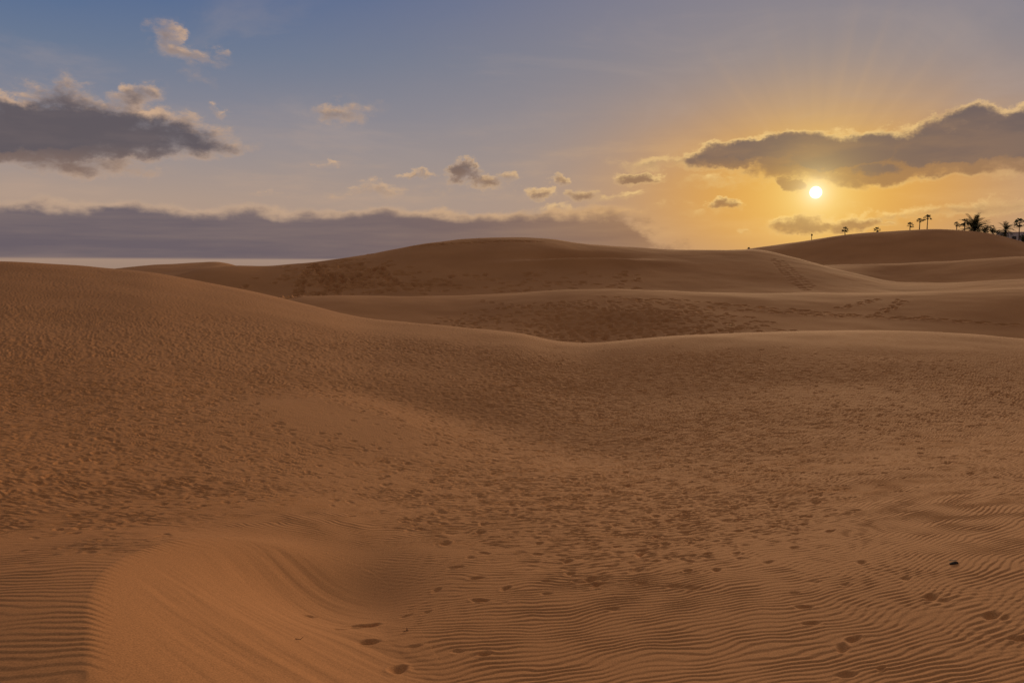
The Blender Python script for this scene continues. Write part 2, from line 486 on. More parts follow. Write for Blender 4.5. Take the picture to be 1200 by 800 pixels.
def lk(nt, a, b):
    nt.links.new(a, b)


def sand_material():
    m, nt, b = new_mat('sand')
    tc = nt.nodes.new('ShaderNodeTexCoord')
    b.inputs['Roughness'].default_value = 0.95
    b.inputs['Specular IOR Level'].default_value = 0.12
    n1 = nt.nodes.new('ShaderNodeTexNoise')
    n1.inputs['Scale'].default_value = 0.09
    n1.inputs['Detail'].default_value = 5
    lk(nt, tc.outputs['Object'], n1.inputs['Vector'])
    n2 = nt.nodes.new('ShaderNodeTexNoise')
    n2.inputs['Scale'].default_value = 85
    n2.inputs['Detail'].default_value = 3
    lk(nt, tc.outputs['Object'], n2.inputs['Vector'])
    ramp = nt.nodes.new('ShaderNodeValToRGB')
    ramp.color_ramp.elements[0].position = 0.32
    ramp.color_ramp.elements[0].color = SAND_A
    ramp.color_ramp.elements[1].position = 0.70
    ramp.color_ramp.elements[1].color = SAND_B
    lk(nt, n1.outputs['Fac'], ramp.inputs['Fac'])
    ramp2 = nt.nodes.new('ShaderNodeValToRGB')
    ramp2.color_ramp.elements[0].position = 0.28
    ramp2.color_ramp.elements[0].color = (0.72, 0.70, 0.68, 1)
    ramp2.color_ramp.elements[1].position = 0.72
    ramp2.color_ramp.elements[1].color = (1.17, 1.17, 1.17, 1)
    lk(nt, n2.outputs['Fac'], ramp2.inputs['Fac'])
    mul = nt.nodes.new('ShaderNodeMix')
    mul.data_type = 'RGBA'
    mul.blend_type = 'MULTIPLY'
    mul.inputs['Factor'].default_value = 1
    lk(nt, ramp.outputs['Color'], mul.inputs[6])
    lk(nt, ramp2.outputs['Color'], mul.inputs[7])
    lk(nt, mul.outputs[2], b.inputs['Base Color'])
    n3 = nt.nodes.new('ShaderNodeTexNoise')
    n3.inputs['Scale'].default_value = 150
    n3.inputs['Detail'].default_value = 2
    lk(nt, tc.outputs['Object'], n3.inputs['Vector'])
    bp = nt.nodes.new('ShaderNodeBump')
    bp.inputs['Strength'].default_value = 0.35
    bp.inputs['Distance'].default_value = 0.004
    lk(nt, n3.outputs['Fac'], bp.inputs['Height'])
    lk(nt, bp.outputs['Normal'], b.inputs['Normal'])
    return m


SAND_A = (0.465, 0.218, 0.085, 1)
SAND_B = (0.555, 0.268, 0.108, 1)
SAND = sand_material()


def plain(name, col, rough=0.8, noise_scale=None, spread=0.25):
    m, nt, b = new_mat(name)
    b.inputs['Roughness'].default_value = rough
    b.inputs['Specular IOR Level'].default_value = 0.25
    if noise_scale:
        n = nt.nodes.new('ShaderNodeTexNoise')
        n.inputs['Scale'].default_value = noise_scale
        n.inputs['Detail'].default_value = 4
        tc = nt.nodes.new('ShaderNodeTexCoord')
        lk(nt, tc.outputs['Object'], n.inputs['Vector'])
        r = nt.nodes.new('ShaderNodeValToRGB')
        r.color_ramp.elements[0].position = 0.3
        r.color_ramp.elements[1].position = 0.7
        r.color_ramp.elements[0].color = tuple(c * (1 - spread) for c in col) + (1,)
        r.color_ramp.elements[1].color = tuple(min(1, c * (1 + spread)) for c in col) + (1,)
        lk(nt, n.outputs['Fac'], r.inputs['Fac'])
        lk(nt, r.outputs['Color'], b.inputs['Base Color'])
    else:
        b.inputs['Base Color'].default_value = tuple(col) + (1,)
    return m


M_LEAF = plain('palm_leaf', (0.055, 0.075, 0.028), 0.6, 3.0, 0.4)
M_LEAF2 = plain('shrub_leaf', (0.085, 0.095, 0.035), 0.7, 3.0, 0.4)
M_BARK = plain('palm_bark', (0.12, 0.085, 0.06), 0.9, 6.0, 0.35)
M_WHITE = plain('white_render', (0.78, 0.77, 0.74), 0.9, 1.2, 0.05)
M_GLASS = plain('window_glass', (0.05, 0.06, 0.07), 0.15)
M_WOOD = plain('driftwood', (0.035, 0.028, 0.022), 0.85, 25.0, 0.5)
M_PALE = plain('split_wood', (0.34, 0.27, 0.19), 0.85, 40.0, 0.3)
M_TWIG = plain('dry_twig', (0.10, 0.06, 0.035), 0.9, 20.0, 0.3)
M_STONE = plain('stone', (0.10, 0.08, 0.065), 0.9, 14.0, 0.4)
M_POST = plain('weathered_wood', (0.14, 0.10, 0.07), 0.9, 8.0, 0.3)


# ---------------------------------------------------------------- objects
def tag(o, label=None, cat=None, group=None, kind=None):
    if label:
        o['label'] = label
    if cat:
        o['category'] = cat
    if group:
        o['group'] = group
    if kind:
        o['kind'] = kind
    return o


def link_mesh(name, verts, faces, mat, parent=None, smooth=False):
    me = bpy.data.meshes.new(name)
    me.from_pydata([tuple(v) for v in verts], [], faces)
    me.materials.append(mat)
    if smooth:
        me.polygons.foreach_set('use_smooth', [True] * len(me.polygons))
    me.update()
    o = bpy.data.objects.new(name, me)
    COL.objects.link(o)
    if parent:
        o.parent = parent
    return o


def empty(name, loc, rz=0):
    o = bpy.data.objects.new(name, None)
    COL.objects.link(o)
    o.location = loc
    o.rotation_euler = (0, 0, rz)
    o.empty_display_size = 0.3
    return o


def terrain_piece(name, i0, i1, label):
    """rows i0..i1 of the dune field as one mesh"""
    n = i1 - i0 + 1
    co = np.stack([X[i0:i1 + 1], Y[i0:i1 + 1], Z[i0:i1 + 1]], -1).reshape(-1, 3).astype(np.float32)
    ii, jj = np.meshgrid(np.arange(n - 1), np.arange(A - 1), indexing='ij')
    a = (ii * A + jj).ravel()
    quads = np.stack([a, a + 1, a + A + 1, a + A], 1).astype(np.int32)
    me = bpy.data.meshes.new(name)
    me.vertices.add(len(co))
    me.vertices.foreach_set('co', co.ravel())
    me.loops.add(quads.size)
    me.loops.foreach_set('vertex_index', quads.ravel())
    me.polygons.add(len(quads))
    me.polygons.foreach_set('loop_start', np.arange(0, quads.size, 4, dtype=np.int32))
    me.polygons.foreach_set('loop_total', np.full(len(quads), 4, dtype=np.int32))
    me.polygons.foreach_set('use_smooth', np.ones(len(quads), bool))
    me.materials.append(SAND)
    me.update(calc_edges=True)
    o = bpy.data.objects.new(name, me)
    COL.objects.link(o)
    tag(o, label, None, None, 'structure')
    return o


rt1, rt2, rt3, rt3b = row_of_seg[8], row_of_seg[10], row_of_seg[12], row_of_seg[14]
terrain_piece('ground', 0, rt1, 'rippled and trodden brown sand with a sharp lipped hollow')
terrain_piece('sand_dune', rt1, rt2, 'low dune with a line of footprints under its crest')
terrain_piece('sand_dune', rt2, rt3, 'broad rounded dune with trampled flank, highest beside the cloud bank')
terrain_piece('sand_dune', rt3, rt3b, 'thin smooth dune ridge below the dune with palms')
terrain_piece('sand_dune', rt3b, N - 1, 'smooth dune with palms along its crest')
# the rest of the sand sheet, out to the horizon all round and under the dunes
ring_r = [0, 2, 30, 300, 3000, 20000]
vs, fs = [(0, 0, EYE - 9.6)], []
NS = 96
for q, rr in enumerate(ring_r[1:]):
    for s in range(NS):
        a = 2 * PI * s / NS
        vs.append((rr * math.sin(a), rr * math.cos(a), EYE - 9.6))
for s in range(NS):
    fs.append((0, 1 + (s + 1) % NS, 1 + s))
    for q in range(len(ring_r) - 2):
        b0, b1 = 1 + q * NS, 1 + (q + 1) * NS
        fs.append((b0 + s, b0 + (s + 1) % NS, b1 + (s + 1) % NS, b1 + s))
pl = link_mesh('desert_plain', vs, fs, SAND)
tag(pl, 'flat sand reaching out to the horizon beyond the dunes', None, None, 'structure')


def surf(px, py, r):
    """world point of the finished terrain in the direction of a photo column at distance r"""
    a, _ = az_t(px, py)
    if r > 290:
        r += 40
    j = int(np.clip(np.searchsorted(az, a), 1, A - 1))
    zz = np.interp(r, R[:, j], Z[:, j])
    return (r * math.sin(a), r * math.cos(a), float(zz))


def tri_ring(path, radii, seg=7):
    vs, fs = [], []
    for i, (p, rad) in enumerate(zip(path, radii)):
        for s in range(seg):
            a = 2 * PI * s / seg
            vs.append((p[0] + rad * math.cos(a), p[1] + rad * math.sin(a), p[2]))
    for i in range(len(path) - 1):
        for s in range(seg):
            a, b = i * seg + s, i * seg + (s + 1) % seg
            fs.append((a, b, b + seg, a + seg))
    fs.append(tuple(range(seg))[::-1])
    fs.append(tuple((len(path) - 1) * seg + s for s in range(seg)))
    return vs, fs


def add_strip(vs, fs, pts, widths, side, up=None):
    """a leaf blade along pts, folded a little so it has depth"""
    b = len(vs)
    for p, wd in zip(pts, widths):
        vs.append(tuple(p[k] - side[k] * wd for k in range(3)))
        vs.append((p[0], p[1], p[2] + wd * 0.5))
        vs.append(tuple(p[k] + side[k] * wd for k in range(3)))
    for i in range(len(pts) - 1):
        a = b + 3 * i
        fs.append((a, a + 1, a + 4, a + 3))
        fs.append((a + 1, a + 2, a + 5, a + 4))


def fan_crown(top, size, rs, n=20):
    """drooping fan leaves on stalks"""
    vs, fs = [], []
    for k in range(n):
        a = 2 * PI * k / n * 1.618 * 5 + rs.uniform(-.2, .2)
        el = rs.uniform(-0.55, 1.25) if k > 3 else rs.uniform(0.9, 1.4)
        st = size * rs.uniform(0.42, 0.6)
        d = np.array([math.cos(a) * math.cos(el), math.sin(a) * math.cos(el), math.sin(el)])
        side = np.array([-math.sin(a), math.cos(a), 0])
        root = np.array(top)
        tip = root + d * st
        add_strip(vs, fs, [root, root + d * st * .5, tip], [size * .018] * 3, side)
        # fan of blades from the end of the stalk, outer halves drooping
        for m in range(-4, 5):
            f = m / 4 * 1.15
            dd = d * math.cos(f) + side * math.sin(f)
            L = size * rs.uniform(.42, .55) * (1 - 0.18 * abs(m) / 4)
            p1 = tip + dd * L * .55 + np.array([0, 0, -0.04 * size])
            p2 = tip + dd * L * .95 + np.array([0, 0, -size * rs.uniform(.16, .34)])
            sd = np.cross(dd, [0, 0, 1.0])
            sd = sd / (np.linalg.norm(sd) + 1e-6)
            add_strip(vs, fs, [tip, p1, p2], [size * .03, size * .055, size * .006], sd)
    return vs, fs


def fan_palm(loc, height, size, label, lean=0.0, seed=0):
    rs = random.Random(seed)
    t = empty('fan_palm', loc, rs.uniform(0, 6))
    path = [(lean * (q / 6) ** 1.6 * height + 0.03 * math.sin(q), 0.02 * math.cos(2 * q), -0.4 + (height + 0.4) * q / 6) for q in range(7)]
    rad = [0.24, 0.20, .17, .16, .15, .15, .14]
    v, f = tri_ring(path, [x * 0.95 for x in rad])
    link_mesh('trunk', v, f, M_BARK, t, True)
    v, f = fan_crown(path[-1], size, rs)
    link_mesh('crown', v, f, M_LEAF, t)
    tag(t, label, 'palm', 'palms along the far dune crest')
    return t


def feather_crown(top, size, rs, n=46, low=-0.35):
    vs, fs = [], []
    for k in range(n):
        a = rs.uniform(0, 2 * PI)
        el = low + (1.5 - low) * (k + .5) / n + rs.uniform(-.1, .1)
        L = size * rs.uniform(.8, 1.08)
        out = np.array([math.cos(a), math.sin(a), 0])
        side = np.array([-math.sin(a), math.cos(a), 0])
        ribs = []
        for q in range(9):
            s = q / 8
            e = el - 0.85 * s * s * (0.5 + 0.5 * math.cos(el * .6))
            ribs.append((s, e))
        p = np.array(top, float)
        pts = [p.copy()]
        for q in range(1, 9):
            e = ribs[q][1]
            p = p + (out * math.cos(e) + np.array([0, 0, math.sin(e)])) * L / 8
            pts.append(p.copy())
        add_strip(vs, fs, pts, [size * .012 * (1 - .8 * q / 8) for q in range(9)], side)
        for q in range(1, 9):
            for half in (0, 0.5):
                if q == 8 and half:
                    continue
                pt = pts[q] if not half else (pts[q] + pts[min(q + 1, 8)]) / 2
                dirn = pts[q] - pts[q - 1]
                dirn = dirn / (np.linalg.norm(dirn) + 1e-9)
                for sg in (-1, 1):
                    ln = size * .22 * (1 - 0.55 * abs(q / 8 - .45))
                    dd = dirn * .62 + side * sg * .75 + np.array([0, 0, -.15])
                    add_strip(vs, fs, [pt, pt + dd * ln * .5, pt + dd * ln], [size * .009, size * .012, size * .002], dirn)
    return vs, fs


def date_palm(loc, height, size, label, seed=0, n=40, low=-0.35):
    rs = random.Random(seed)
    t = empty('date_palm', loc, 0)
    path = [(0.02 * q, 0, -0.4 + (height + 0.4) * q / 4) for q in range(5)]
    v, f = tri_ring(path, [.42, .38, .34, .34, .3], 9)
    link_mesh('trunk', v, f, M_BARK, t, True)
    v, f = feather_crown(path[-1], size, rs, n, low)
    link_mesh('crown', v, f, M_LEAF, t)
    tag(t, label, 'palm', 'palms along the far dune crest')
    return t


def shrub(loc, w, h, label, seed=0, n=420, dep=None):
    rs = random.Random(seed)
    t = empty('shrub', loc)
    vs, fs = [], []
    stems_v, stems_f = [], []
    dep = dep or w
    clumps = [(rs.gauss(0, .42) * w, rs.gauss(0, .42) * dep, h * rs.uniform(.2, .9), rs.uniform(.18, .34) * h) for _ in range(14)]
    for c in clumps:
        b = len(stems_v)
        for (x0, y0, z0, rr) in ((c[0] * .25, c[1] * .25, -.2, .05), (c[0], c[1], c[2], .02)):
            for s in range(4):
                stems_v.append((x0 + rr * math.cos(s * PI / 2), y0 + rr * math.sin(s * PI / 2), z0))
        for s in range(4):
            stems_f.append((b + s, b + (s + 1) % 4, b + 4 + (s + 1) % 4, b + 4 + s))
        for k in range(n // 14):
            d = np.array([rs.gauss(0, 1), rs.gauss(0, 1), rs.gauss(0, .9)])
            d = d / np.linalg.norm(d)
            p = np.array(c[:3]) + d * c[3] * rs.uniform(.2, 1.1)
            if p[2] < -.1:
                continue
            sd = np.cross(d, [rs.gauss(0, 1), rs.gauss(0, 1), rs.gauss(0, 1)])
            sd = sd / (np.linalg.norm(sd) + 1e-6)
            L = h * rs.uniform(.12, .24)
            add_strip(vs, fs, [p, p + d * L * .5, p + d * L], [.02 * h, .035 * h, .004 * h], sd)
    link_mesh('stem', stems_v, stems_f, M_BARK, t)
    link_mesh('foliage', vs, fs, M_LEAF2, t)
    tag(t, label, 'shrub', 'shrubs among the palms on the far dune')
    return t


# fan palms on the crest
def top_at(px, py, r):
    a, t = az_t(px, py)
    return EYE + float(t) * (r + 40 if r < 330 else r)


def place_fan(px, ytop, r, size, label, seed, lean=0.0):
    size *= 1.12
    loc = surf(px, 270, r)
    h = top_at(px, ytop, r) - loc[2] - size * 0.42
    return fan_palm(loc, max(h, 0.6), size, label, lean, seed)


place_fan(1086.5, 253.0, 303, 1.55, 'tallest thin trunked fan palm of the row of three', 11)
place_fan(1077.5, 257.0, 303, 1.3, 'middle fan palm of the row of three by height', 12)
place_fan(1066.3, 262.0, 304, 1.35, 'shortest fan palm of the row of three, trunk half hidden by sand', 13)
place_fan(990.3, 267.2, 304, 1.35, 'lone fan palm on the long bare slope below the sun', 14)
place_fan(1121.0, 261.3, 303, 1.2, 'small thin fan palm just beside the widest bushy palm', 15)
place_fan(1130.5, 258.5, 306, 1.7, 'ragged fan palm leaning against the widest bushy palm', 16, 0.05)
place_fan(1027.5, 267.6, 312, 1.35, 'fan palm sunk behind the crest with only its crown showing', 17)
loc = surf(1141.5, 270, 307)
date_palm((loc[0], loc[1], loc[2] - .3), 1.0, 6.1, 'widest bushy palm with many dark fronds spraying from the sand', 21, 66, -0.25)
loc = surf(1178, 275, 312)
date_palm((loc[0], loc[1], loc[2] - .2), top_at(1179, 269, 312) - loc[2], 3.6, 'dark date palm with low drooping fronds before the white house', 22, 50, -0.9)
loc = surf(1194.5, 280, 308)
pp = place_fan(1194.5, 258.5, 308, 2.3, 'palm with a bare trunk before the white house', 23)
for (px, ytop, w_, r, lab, sd) in [(1163, 266.5, 2.3, 306, 'olive green shrub at the foot of the widest bushy palm', 31), (1153, 265.5, 2.4, 305, 'dark low shrub under the fronds of the widest bushy palm', 32),
                                   (1175.5, 275.0, 1.7, 303, 'small dark shrub on the sand edge before the white house', 33), (1201, 275.5, 1.2, 312, 'shrub beside the bare trunk palm', 34)]:
    loc = surf(px, 272, r)
    shrub(loc, w_, max(top_at(px, ytop, r) - loc[2], .7), lab, sd)


def box(vs, fs, x0, x1, y0, y1, z0, z1):
    b = len(vs)
    vs += [(x0, y0, z0), (x1, y0, z0), (x1, y1, z0), (x0, y1, z0), (x0, y0, z1), (x1, y0, z1), (x1, y1, z1), (x0, y1, z1)]
    fs += [(b, b + 3, b + 2, b + 1), (b + 4, b + 5, b + 6, b + 7), (b, b + 1, b + 5, b + 4), (b + 1, b + 2, b + 6, b + 5), (b + 2, b + 3, b + 7, b + 6), (b + 3, b, b + 4, b + 7)]


# low white house beyond the crest
rB = 376
a0, _ = az_t(1168, 275)
a1, _ = az_t(1216, 275)
ztop = top_at(1180, 272.0, rB)
p0 = np.array([rB * math.sin(a0), rB * math.cos(a0)])
width = rB * (a1 - a0)
hz = ztop - 4.2
hb = empty('white_house', (p0[0], p0[1], hz), -float(a0))
v, f = [], []
box(v, f, 0, width, 0, 8, -4, 3.9)
link_mesh('wall', v, f, M_WHITE, hb)
v, f = [], []
box(v, f, -.15, width + .15, -.15, .12, 3.9, 4.2)
box(v, f, -.15, .12, .12, 8.15, 3.9, 4.2)
box(v, f, width - .12, width + .15, .12, 8.15, 3.9, 4.2)
box(v, f, .12, width - .12, 7.88, 8.15, 3.9, 4.2)
link_mesh('roof', v, f, M_WHITE, hb)
for q in range(4):
    x0 = 1.6 + q * 3.6
    v, f = [], []
    box(v, f, x0 - .08, x0 + 1.28, -.06, -.003, 1.1, 1.18)
    box(v, f, x0 - .08, x0 + 1.28, -.06, -.003, 2.52, 2.6)
    box(v, f, x0 - .08, x0, -.06, -.003, 1.18, 2.52)
    box(v, f, x0 + 1.2, x0 + 1.28, -.06, -.003, 1.18, 2.52)
    w_ = link_mesh('window', v, f, M_POST, hb)
    v, f = [], []
    box(v, f, x0, x0 + 1.2, -.03, -.004, 1.18, 2.52)
    link_mesh('pane', v, f, M_GLASS, w_)
tag(hb, 'low white flat roofed house behind the palms', 'house')

# thin marker post on the slope below the sun
loc = surf(951, 281, 298.5)
v, f = tri_ring([(0, 0, -.4), (.02, 0, .6), (.03, .01, 1.5), (.03, .02, 2.3)], [.13, .12, .12, .11], 6)
po = empty('marker_post', loc)
link_mesh('pole', v, f, M_POST, po)
v, f = [], []
box(v, f, -.28, .34, -.17, -.135, 1.5, 2.1)
link_mesh('board', v, f, M_POST, po)
tag(po, 'thin weathered post standing alone on the slope below the sun', 'post')


def rock(name, loc, sx, sy, sz, mat, seed, sub=3):
    bm = bmesh.new()
    bmesh.ops.create_icosphere(bm, subdivisions=sub, radius=1)
    rs = random.Random(seed)
    ph = [rs.uniform(0, 6) for _ in range(6)]
    for vv in bm.verts:
        k = 1 + .18 * math.sin(3 * vv.co.x + ph[0]) * math.cos(2.5 * vv.co.y + ph[1]) + .10 * math.sin(6 * vv.co.z + ph[2] + 4 * vv.co.x)
        vv.co = (vv.co.x * sx * k, vv.co.y * sy * k, vv.co.z * sz * k)
    me = bpy.data.meshes.new(name)
    bm.to_mesh(me)
    bm.free()
    me.materials.append(mat)
    me.polygons.foreach_set('use_smooth', [True] * len(me.polygons))
    o = bpy.data.objects.new(name, me)
    COL.objects.link(o)
    o.location = loc
    return o


loc = surf(877.5, 290.5, 297)
o = rock('stone', (loc[0], loc[1], loc[2] + .15), .5, .4, .4, M_STONE, 4)
tag(o, 'small dark stone on the crest where two dunes cross', 'stone')

# chip of dark driftwood on the rippled sand
def ground_now(px, py):
    a, t = az_t(px, py)
    j = int(np.clip(np.searchsorted(az, a), 0, A - 1))
    d = (Z[:, j] - EYE) - t * R[:, j]
    ok = (d > 0) & (R[:, j] > 3)
    i = int(np.argmax(ok))
    return X[i, j], Y[i, j], Z[i, j]


g = ground_now(1118, 660.5)
v, f = [], []
n = 9
prof = []
for q in range(n):
    s = q / (n - 1)
    wx = -.045 + .075 * s
    hh = .003 + .021 * math.sin(min(1, s * 1.15 + .02) * PI * .62) ** 1.2
    dp = .009 + .018 * math.sin(PI * min(s + .12, 1)) ** .7
    for (yy, zz) in ((-dp, -.012), (-dp * 1.05, hh * .55), (-dp * .3, hh), (dp * .6, hh * .8), (dp, -.012)):
        v.append((wx + random.uniform(-.002, .002), yy + random.uniform(-.002, .002), zz + random.uniform(-.0015, .0015)))
for q in range(n - 1):
    for s in range(5):
        a, b = q * 5 + s, q * 5 + (s + 1) % 5
        f.append((a, a + 5, b + 5, b))
f.append((0, 1, 2, 3, 4))
f.append(tuple((n - 1) * 5 + s for s in (4, 3, 2, 1, 0)))
dw = empty('driftwood', (g[0], g[1], g[2]), -.15)
link_mesh('body', v, f, M_WOOD, dw)
v2, f2 = tri_ring([(0.0, 0, 0), (0.0, 0, 0.0), (0, 0, .02)], [.001, .012, .006], 5)
v2 = [(-.064 + x * .2 + (z * 5.0), -.03 + y * .7, .006 + z * .25) for (x, y, z) in v2]
v3, f3 = [], []
box(v3, f3, -.047, .022, .0, .009, .018, .024)
link_mesh('splinter', [(x, y + .012, z + .004 + .05 * (x + .06) * .4) for x, y, z in v3], f3, M_PALE, dw)
tag(dw, 'dark chip of driftwood lying alone on the rippled sand', 'driftwood')


def twig(px, py, L, ang, label, seed, stems=1):
    g = ground_now(px, py)
    rs = random.Random(seed)
    vs, fs = [], []
    for k in range(stems + 1):
        b = len(vs)
        a = ang + (0 if k == 0 else rs.uniform(.6, 2.0))
        l = L * (1 if k == 0 else rs.uniform(.35, .6))
        x0 = 0 if k == 0 else L * rs.uniform(-.2, .35) * math.cos(ang)
        rise = .004 if k == 0 else L * rs.uniform(.25, .5)
        pth = [(x0 - l / 2 * math.cos(a) * (k == 0) + l * math.cos(a) * q / 5, l * math.sin(a) * q / 5 - l / 2 * math.sin(a) * (k == 0), .006 + rise * q / 5 + rs.uniform(-.002, .002)) for q in range(6)]
        for q, p in enumerate(pth):
            rr = .0035 * (1 - q * .12)
            for s in range(5):
                vs.append((p[0] + (rr * math.cos(s * 1.257) if k else 0) + 0, p[1] + rr * math.cos(s * 1.257) * (not k) + rr * math.sin(s * 1.257) * bool(k), p[2] + (rr * math.sin(s * 1.257) if not k else 0)))
        for q in range(5):
            for s in range(5):
                c, d = b + q * 5 + s, b + q * 5 + (s + 1) % 5
                fs.append((c, d, d + 5, c + 5))
    o = link_mesh('twig', vs, fs, M_TWIG, None, True)
    o.location = g
    tag(o, label, 'twig')
    return o


twig(476, 740, .045, .15, 'tiny forked dry twig sticking up beside the deep footprints', 3, 3)
twig(349, 750, .055, -.5, 'thin dry twig lying on the smooth slip face of the hollow', 5, 1)

# ---------------------------------------------------------------- camera
cam = bpy.data.cameras.new('camera')
cam.sensor_width = 36
cam.lens = 36 * F / 1200
cam.clip_start = 0.1
cam.clip_end = 60000
co = bpy.data.objects.new('camera', cam)
COL.objects.link(co)
co.location = (0, 0, EYE)
co.rotation_euler = (PI / 2 - PITCH, 0, 0)
scene.camera = co

# ---------------------------------------------------------------- light and sky
SUN_AZ, SUN_T = [float(v) for v in az_t(956, 225.5)]
SUN_EL = math.atan(SUN_T)
sun = bpy.data.lights.new('sun', 'SUN')
sun.energy = 3.2
sun.angle = math.radians(20)
sun.color = (1.0, 0.66, 0.36)
so = bpy.data.objects.new('sun', sun)
COL.objects.link(so)
so.rotation_euler = (PI / 2 - SUN_EL, 0, PI - SUN_AZ)

world = bpy.data.worlds.new('World')
scene.world = world
world.use_nodes = True
wt = world.node_tree
wt.nodes.clear()


def lin(r, g, b):
    def c(v):
        v /= 255.0
        return v / 12.92 if v <= 0.04045 else ((v + 0.055) / 1.055) ** 2.4
    return (c(r), c(g), c(b))


class E:
    """a scalar node output with arithmetic"""
    def __init__(s, sock):
        s.s = sock

    def _op(a, op, *bs, clamp=False):
        n = wt.nodes.new('ShaderNodeMath')
        n.operation = op
        n.use_clamp = clamp
        for i, v in enumerate((a,) + bs):
            if isinstance(v, E):
                wt.links.new(v.s, n.inputs[i])
            else:
                n.inputs[i].default_value = float(v)
        return E(n.outputs[0])

    def __add__(a, b): return E._op(a, 'ADD', b)
    def __radd__(a, b): return E._op(a, 'ADD', b)
    def __sub__(a, b): return E._op(a, 'SUBTRACT', b)
    def __rsub__(a, b): return E._op(b, 'SUBTRACT', a)
    def __mul__(a, b): return E._op(a, 'MULTIPLY', b)
    def __rmul__(a, b): return E._op(a, 'MULTIPLY', b)
    def __truediv__(a, b): return E._op(a, 'DIVIDE', b)
    def __neg__(a): return E._op(a, 'MULTIPLY', -1)


def op(name, *a): return E._op(a[0], name, *a[1:])
def madd(a, b, c): return E._op(a, 'MULTIPLY_ADD', b, c)


def smoothstep(lo, hi, x):
    n = wt.nodes.new('ShaderNodeMapRange')
    n.interpolation_type = 'SMOOTHSTEP'
    n.inputs[1].default_value = lo
    n.inputs[2].default_value = hi
    wt.links.new(x.s, n.inputs[0])
    return E(n.outputs[0])


def mixc(a, b, f):
    n = wt.nodes.new('ShaderNodeMix')
    n.data_type = 'RGBA'
    n.clamp_factor = True
    for v, k in ((f, 0), (a, 6), (b, 7)):
        if isinstance(v, E):
            wt.links.new(v.s, n.inputs[k])
        elif isinstance(v, (float, int)):
            n.inputs[k].default_value = v
        else:
            n.inputs[k].default_value = tuple(v) + (1,)
    return E(n.outputs[2])


def comb(x, y, z=0.0):
    n = wt.nodes.new('ShaderNodeCombineXYZ')
    for i, v in enumerate((x, y, z)):
        if isinstance(v, E):
            wt.links.new(v.s, n.inputs[i])
        else:
            n.inputs[i].default_value = v
    return n.outputs[0]


def nz(vec, scale, detail, rough=0.55, dist=0.0):
    n = wt.nodes.new('ShaderNodeTexNoise')
    n.noise_dimensions = '3D'
    n.inputs['Scale'].default_value = scale
    n.inputs['Detail'].default_value = detail
    n.inputs['Roughness'].default_value = rough
    n.inputs['Distortion'].default_value = dist
    wt.links.new(vec, n.inputs['Vector'])
    return E(n.outputs['Fac'])


def ramp(x, stops):
    n = wt.nodes.new('ShaderNodeValToRGB')
    cr = n.color_ramp
    cr.interpolation = 'EASE' if False else 'LINEAR'
    while len(cr.elements) < len(stops):
        cr.elements.new(0.5)
    for e, (p, c) in zip(cr.elements, stops):
        e.position = p
        e.color = tuple(c) + (1,)
    wt.links.new(x.s, n.inputs[0])
    return E(n.outputs[0])


tc = wt.nodes.new('ShaderNodeTexCoord')
sep = wt.nodes.new('ShaderNodeSeparateXYZ')
wt.links.new(tc.outputs['Generated'], sep.inputs[0])
dx, dy, dz = E(sep.outputs[0]), E(sep.outputs[1]), E(sep.outputs[2])
U = op('ARCTAN2', dx, dy) * 1000.0                        # thousandths of a radian to the right of +Y
V = op('ARCSINE', dz) * 1000.0                            # and above the horizon
SU, SV = SUN_AZ * 1000, SUN_EL * 1000
du, dv = U - SU, V - SV
dv_w = dv * 2.25
dist_g = op('SQRT', madd(du, du, dv_w * dv_w))
dist_s = op('SQRT', madd(du, du, dv * dv))

# clear sky: pale peach low down, grey violet, then blue; warmed round the sun
vn = V / 1571.0
g_px = [(0, lin(160, 134, 118)), (30, lin(182, 152, 132)), (75, lin(180, 156, 140)), (120, lin(160, 148, 146)), (170, lin(134, 136, 150)), (230, lin(104, 122, 150)),
        (300, lin(72, 104, 150)), (380, lin(90, 114, 146)), (560, lin(128, 126, 130)), (1571, lin(184, 160, 138))]
base = ramp(vn, [(max(v, 0) / 1571.0, c) for v, c in g_px])
gl = op('EXPONENT', -op('POWER', dist_g / 218.0, 2.4))
gl_wide = op('EXPONENT', -op('POWER', dist_s / 480.0, 2.0))
rose = lin(157, 143, 139)
base = mixc(base, rose, gl_wide * 0.76)
behind = smoothstep(-0.1, 0.8, -dy)
base = mixc(base, lin(80, 76, 82), behind * 0.9)
col = mixc(base, lin(224, 157, 58), gl * 0.97)
# rays fanning up from behind the cloud
ang = op('ARCTAN2', dv, du)
rn = nz(comb(ang * 5.5, 0.0, 3.1), 1.0, 2.0, 0.5)
rmask = smoothstep(40, 100, dist_s) * (1.0 - smoothstep(90, 250, dist_s)) * smoothstep(0.25, 0.7, ang) * (1.0 - smoothstep(2.45, 2.9, ang))
ray = (rn - 0.47) * rmask
col = mixc(col, lin(208, 168, 128), op('MAXIMUM', ray * 0.75, 0.0))
col = mixc(col, lin(112, 104, 116), op('MAXIMUM', ray * -0.7, 0.0))
core = op('EXPONENT', -(dist_s / 40.0))
col = mixc(col, lin(255, 222, 130), core * 0.95)
clear = col

